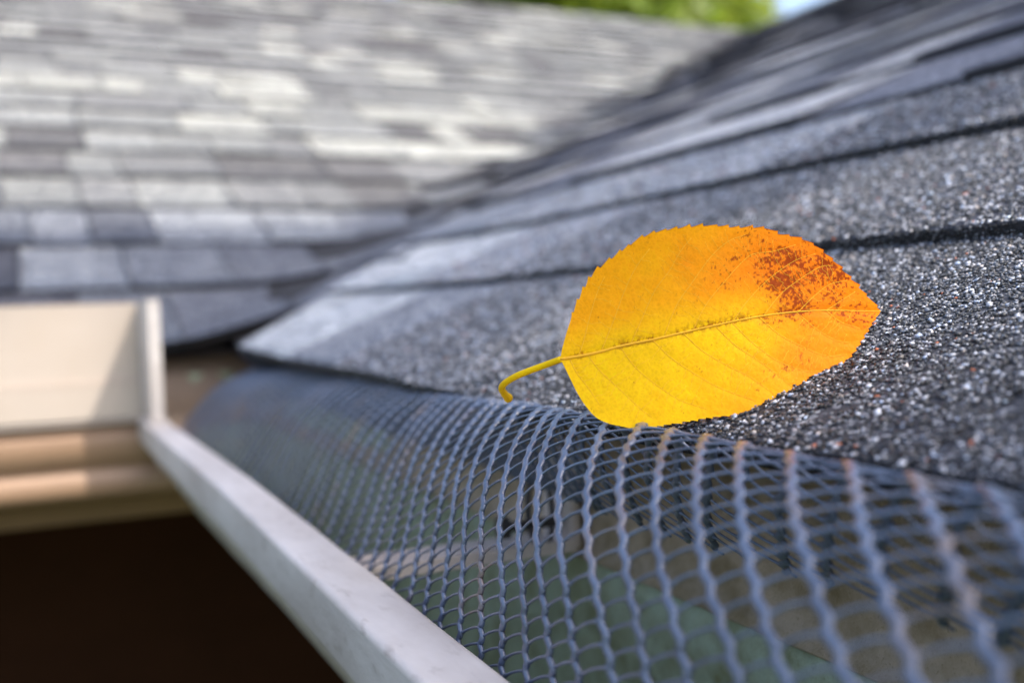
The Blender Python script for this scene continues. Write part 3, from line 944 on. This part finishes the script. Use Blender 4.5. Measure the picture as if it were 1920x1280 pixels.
leaf = empty('leaf', tuple(leaf_pt(np.array(700.), np.array(970.))), 'yellow and orange autumn leaf with serrated edge and rusty speckles propped against the shingles', 'leaf')
TH_L = .00016
Pu = leaf_pt(Au, Bu, relief(Au, Bu)); Pl = leaf_pt(Al, Bl, relief(Al, Bl))
Vf = np.vstack([Pu.reshape(-1, 3), Pl.reshape(-1, 3)]); C = np.vstack([leaf_col(Au, Bu).reshape(-1, 3), leaf_col(Al, Bl).reshape(-1, 3)])
F1 = grid_faces(NL, KL, 0); F2 = grid_faces(NL, KL, NL * KL, flip=True)
Ff = np.vstack([F1, F2])
nV = len(Vf)
# rim that gives the blade its thickness
rim = []
for base_, fl in ((0, False), (NL * KL, True)):
    e = base_ + np.arange(NL) * KL + KL - 1
    r_ = np.stack([e[:-1], e[1:], e[1:] + nV, e[:-1] + nV], -1)
    rim.append(r_ if not fl else r_[:, ::-1])
blade = make('blade', np.vstack([Vf, Vf - LW * TH_L]), np.vstack([Ff, Ff[:, ::-1] + nV] + rim), mat_leaf, leaf, smooth=True, col=np.vstack([C, C]))
mid = smooth_line(list(zip(MIDX, MIDY)), 8)
w = np.linspace(1, .25, len(mid))
P = leaf_pt(mid[:, 0], mid[:, 1], np.full(len(mid), -.00025)); V, F = tube(P, .00042 * w, 8)
make('midrib', V, F, mat_vein, leaf, smooth=True)
for v in allv:
    n = len(v); P = leaf_pt(v[:, 0], v[:, 1], relief(v[:, 0], v[:, 1]) + .00004)
    V, F = tube(P, np.linspace(.00011, .00006, n), 6)
    make('vein', V, F, mat_vein, leaf, smooth=True)
# thin tertiary veins
parts = []
for v in allv:
    for i in range(4, len(v) - 3, 3):
        for sgn in (-1, 1):
            if random.random() < .35: continue
            t_ = v[i + 1] - v[i - 1]; t_ = t_ / np.linalg.norm(t_); nn = np.array([-t_[1], t_[0]]) * sgn
            L = random.uniform(35, 85); pts = [v[i]]
            for s_ in range(1, 6):
                pts.append(v[i] + nn * L * s_ / 5 + t_ * (random.uniform(-5, 5) + 3 * s_))
            pts = np.array(pts)
            inside = all(seg_dist(np.array(p[0]), np.array(p[1]), UP) > 8 and seg_dist(np.array(p[0]), np.array(p[1]), DNW) > 8 for p in pts)
            if not inside: continue
            P = leaf_pt(pts[:, 0], pts[:, 1], relief(pts[:, 0], pts[:, 1]) + .00001)
            parts.append(tube(P, np.linspace(.00006, .00004, len(P)), 4))
V, F = join(parts); o = make('small_veins', V, F, mat_vein, leaf, smooth=True); o['kind'] = 'stuff'
b3 = leaf_pt(np.array(362.), np.array(657.), np.array(-.0003))
stem = np.array([b3, at(1025, 683, .2745), at(995, 694, .277), at(968, 705, .280), at(948, 717, .284), at(941, 727, .288), at(945, 737, .292), at(953, 746, .297)])
sm_ = spl(stem, 8)
V, F = tube(sm_, np.interp(np.linspace(0, 1, len(sm_)), [0, .5, .8, .93, 1], [.00085, .0009, .0010, .0011, .0014]), 10)
make('stem', V, F, mat_stem, leaf, smooth=True)

# ------------------------------------------------------------------ trees beyond the ridge
def tree(name, loc, h, rad, n, cols, label, group, lsize=.12, seed=1, crown_z=.62, fl=.75):
    r_ = np.random.default_rng(seed)
    t = empty(name, loc, label, 'tree', group)
    parts = []
    x0, y0, z0 = loc
    top = np.array([x0, y0, z0 + h * .8])
    P = [(x0, y0, z0)] + [(x0 + r_.normal(0, .05) * i, y0 + r_.normal(0, .05) * i, z0 + h * .8 * i / 6) for i in range(1, 7)]
    parts.append(tube(P, np.linspace(.035 * h, .008 * h, 7), 9))
    tips = []
    for i in range(16):
        s0 = np.array(P[2 + i % 4]); an = r_.uniform(0, 2 * math.pi); ln = rad * r_.uniform(.55, .95)
        e = s0 + np.array([math.cos(an) * ln, math.sin(an) * ln, h * r_.uniform(.1, .3)])
        md = (s0 + e) / 2 + np.array([0, 0, .06 * h])
        parts.append(tube([s0, md, e], [.012 * h, .007 * h, .003 * h], 6)); tips.append(e)
    V, F = join(parts); make('trunk', V, F, mat_bark, t, smooth=True)
    # crown: leaf clumps spread through an uneven volume
    nc = 90
    cs = []
    for i in range(nc):
        d = r_.normal(size=3); d /= np.linalg.norm(d)
        rr = r_.uniform(.35, 1.0) ** .6
        cs.append(np.array([x0, y0, z0 + h * crown_z]) + d * np.array([rad, rad, h * (1 - crown_z) * 1.0]) * rr)
    cs = np.array(cs + tips)
    ci = r_.integers(0, len(cs), n)
    P = cs[ci] + r_.normal(0, 1, (n, 3)) * rad * .15
    a = r_.normal(size=(n, 3)); a /= np.linalg.norm(a, axis=1)[:, None]
    b_ = r_.normal(size=(n, 3)); b_ -= a * (a * b_).sum(1)[:, None]; b_ /= np.linalg.norm(b_, axis=1)[:, None]
    s_ = lsize * r_.uniform(.6, 1.3, n)[:, None]
    cc = np.cross(a, b_)
    V = np.stack([P - a * s_, P + b_ * s_ * .5 + cc * s_ * .12, P + a * s_, P - b_ * s_ * .5 + cc * s_ * .12], 1).reshape(-1, 3)
    F = (np.arange(n)[:, None] * 4 + np.arange(4)[None])
    tone = r_.uniform(0, 1, len(cs))[ci] * .7 + r_.uniform(0, 1, n) * .3
    C = np.array(cols[0])[None] * (1 - tone[:, None]) + np.array(cols[1])[None] * tone[:, None]
    make('crown', V, F, mat_fol, t, col=np.repeat(C, 4, axis=0))
    return t
GRP = None
tree('tree', (7.3, 13.5, -2.6), 10.2, 2.5, 34000, [(.10, .19, .02), (.30, .36, .04)], 'bright yellow-green leafy tree showing above the far ridge, left of the white sky', None, .13, 3)
tree('tree', (10.0, 15.2, -2.6), 10.2, 1.75, 22000, [(.05, .12, .02), (.16, .24, .04)], 'mid green leafy tree above the ridge, nearest the gap of white sky', None, .13, 5)
tree('tree', (19.6, 25, -2.6), 11.6, 1.6, 9000, [(.10, .12, .10), (.18, .2, .16)], 'pale distant tree low in the gap between ridge and shaded slope', None, .16, 8)

# ------------------------------------------------------------------ unseen tree added to shade the near slope, crown shaped for it
def added_shade_tree():
    r_ = np.random.default_rng(12)
    base = (8.6, -4.6, -2.6)
    t = empty('tree', base, 'unseen leafy tree added beside the house, its crown shaped to shade the near roof slope', 'tree')
    sd = np.array([SUN.x / SUN.z, SUN.y / SUN.z, 1.0])
    poly = [(-.7, -1.6), (-.7, 1.40), (.35, 1.45), (.90, 2.25), (2.8, 5.1), (6.5, 6.2), (6.5, -1.6)]
    def inside(x, y):
        c = np.zeros(x.shape, bool)
        for i in range(len(poly)):
            (x1, y1), (x2, y2) = poly[i], poly[i - 1]
            c ^= ((y1 > y) != (y2 > y)) & (x < (x2 - x1) * (y - y1) / (y2 - y1 + 1e-12) + x1)
        return c
    n = 90000
    px = r_.uniform(-.75, 6.5, n); py = r_.uniform(-1.7, 6.2, n)
    k = r_.uniform(3.9, 6.4, n)
    d = fbm(px * 1.6 + k, py * 1.6 - k, 77, 3)
    gaps = fbm(px * 2.2, py * 2.2, 88, 3)
    near = (px < .6) & (py < 1.2)
    hole = (px > -.55) & (px < .150) & (py > .785) & (py < 1.0)  # crown left open here so sun reaches the splash guard
    near = near & (px < .15)
    fleck = (((px - .30) / .18) ** 2 + ((py - .27) / .21) ** 2 < 1) & (px > .160)  # second opening in the crown, lets sun fall on the leaf
    ok = inside(px, py) & ~hole & ~fleck & ((d > .43) | near) & ((gaps < .61) | near)
    px, py, k = px[ok], py[ok], k[ok]
    n = len(px)
    P = np.stack([px, py, 0 * px], -1) + k[:, None] * sd
    a = r_.normal(size=(n, 3)); a /= np.linalg.norm(a, axis=1)[:, None]
    b_ = r_.normal(size=(n, 3)); b_ -= a * (a * b_).sum(1)[:, None]; b_ /= np.linalg.norm(b_, axis=1)[:, None]
    s_ = .062 * r_.uniform(.7, 1.25, n)[:, None]; cc = np.cross(a, b_)
    V = np.stack([P - a * s_, P + b_ * s_ * .6 + cc * s_ * .12, P + a * s_, P - b_ * s_ * .6 + cc * s_ * .12], 1).reshape(-1, 3)
    tone = r_.uniform(0, 1, n)[:, None]
    C = np.array((.05, .10, .02))[None] * (1 - tone) + np.array((.11, .17, .03))[None] * tone
    make('crown', V, np.arange(n)[:, None] * 4 + np.arange(4)[None], mat_fol, t, col=np.repeat(C, 4, axis=0))
    top = np.array([8.3, -4.2, 2.4]); parts = [tube([base, (8.5, -4.5, 0), top, (8.2, -4.1, 5.2)], [.30, .24, .19, .10], 10)]
    for i in r_.integers(0, n, 26):
        e = P[i]; md = top * .45 + e * .55 + np.array([0, 0, .35])
        parts.append(tube([top + r_.normal(0, .05, 3), top * .75 + e * .25 + np.array([0, 0, .3]), md, e], [.10, .07, .035, .008], 6))
    V, F = join(parts); make('trunk', V, F, mat_bark, t, smooth=True)
    print('shade leaves', n)
added_shade_tree()
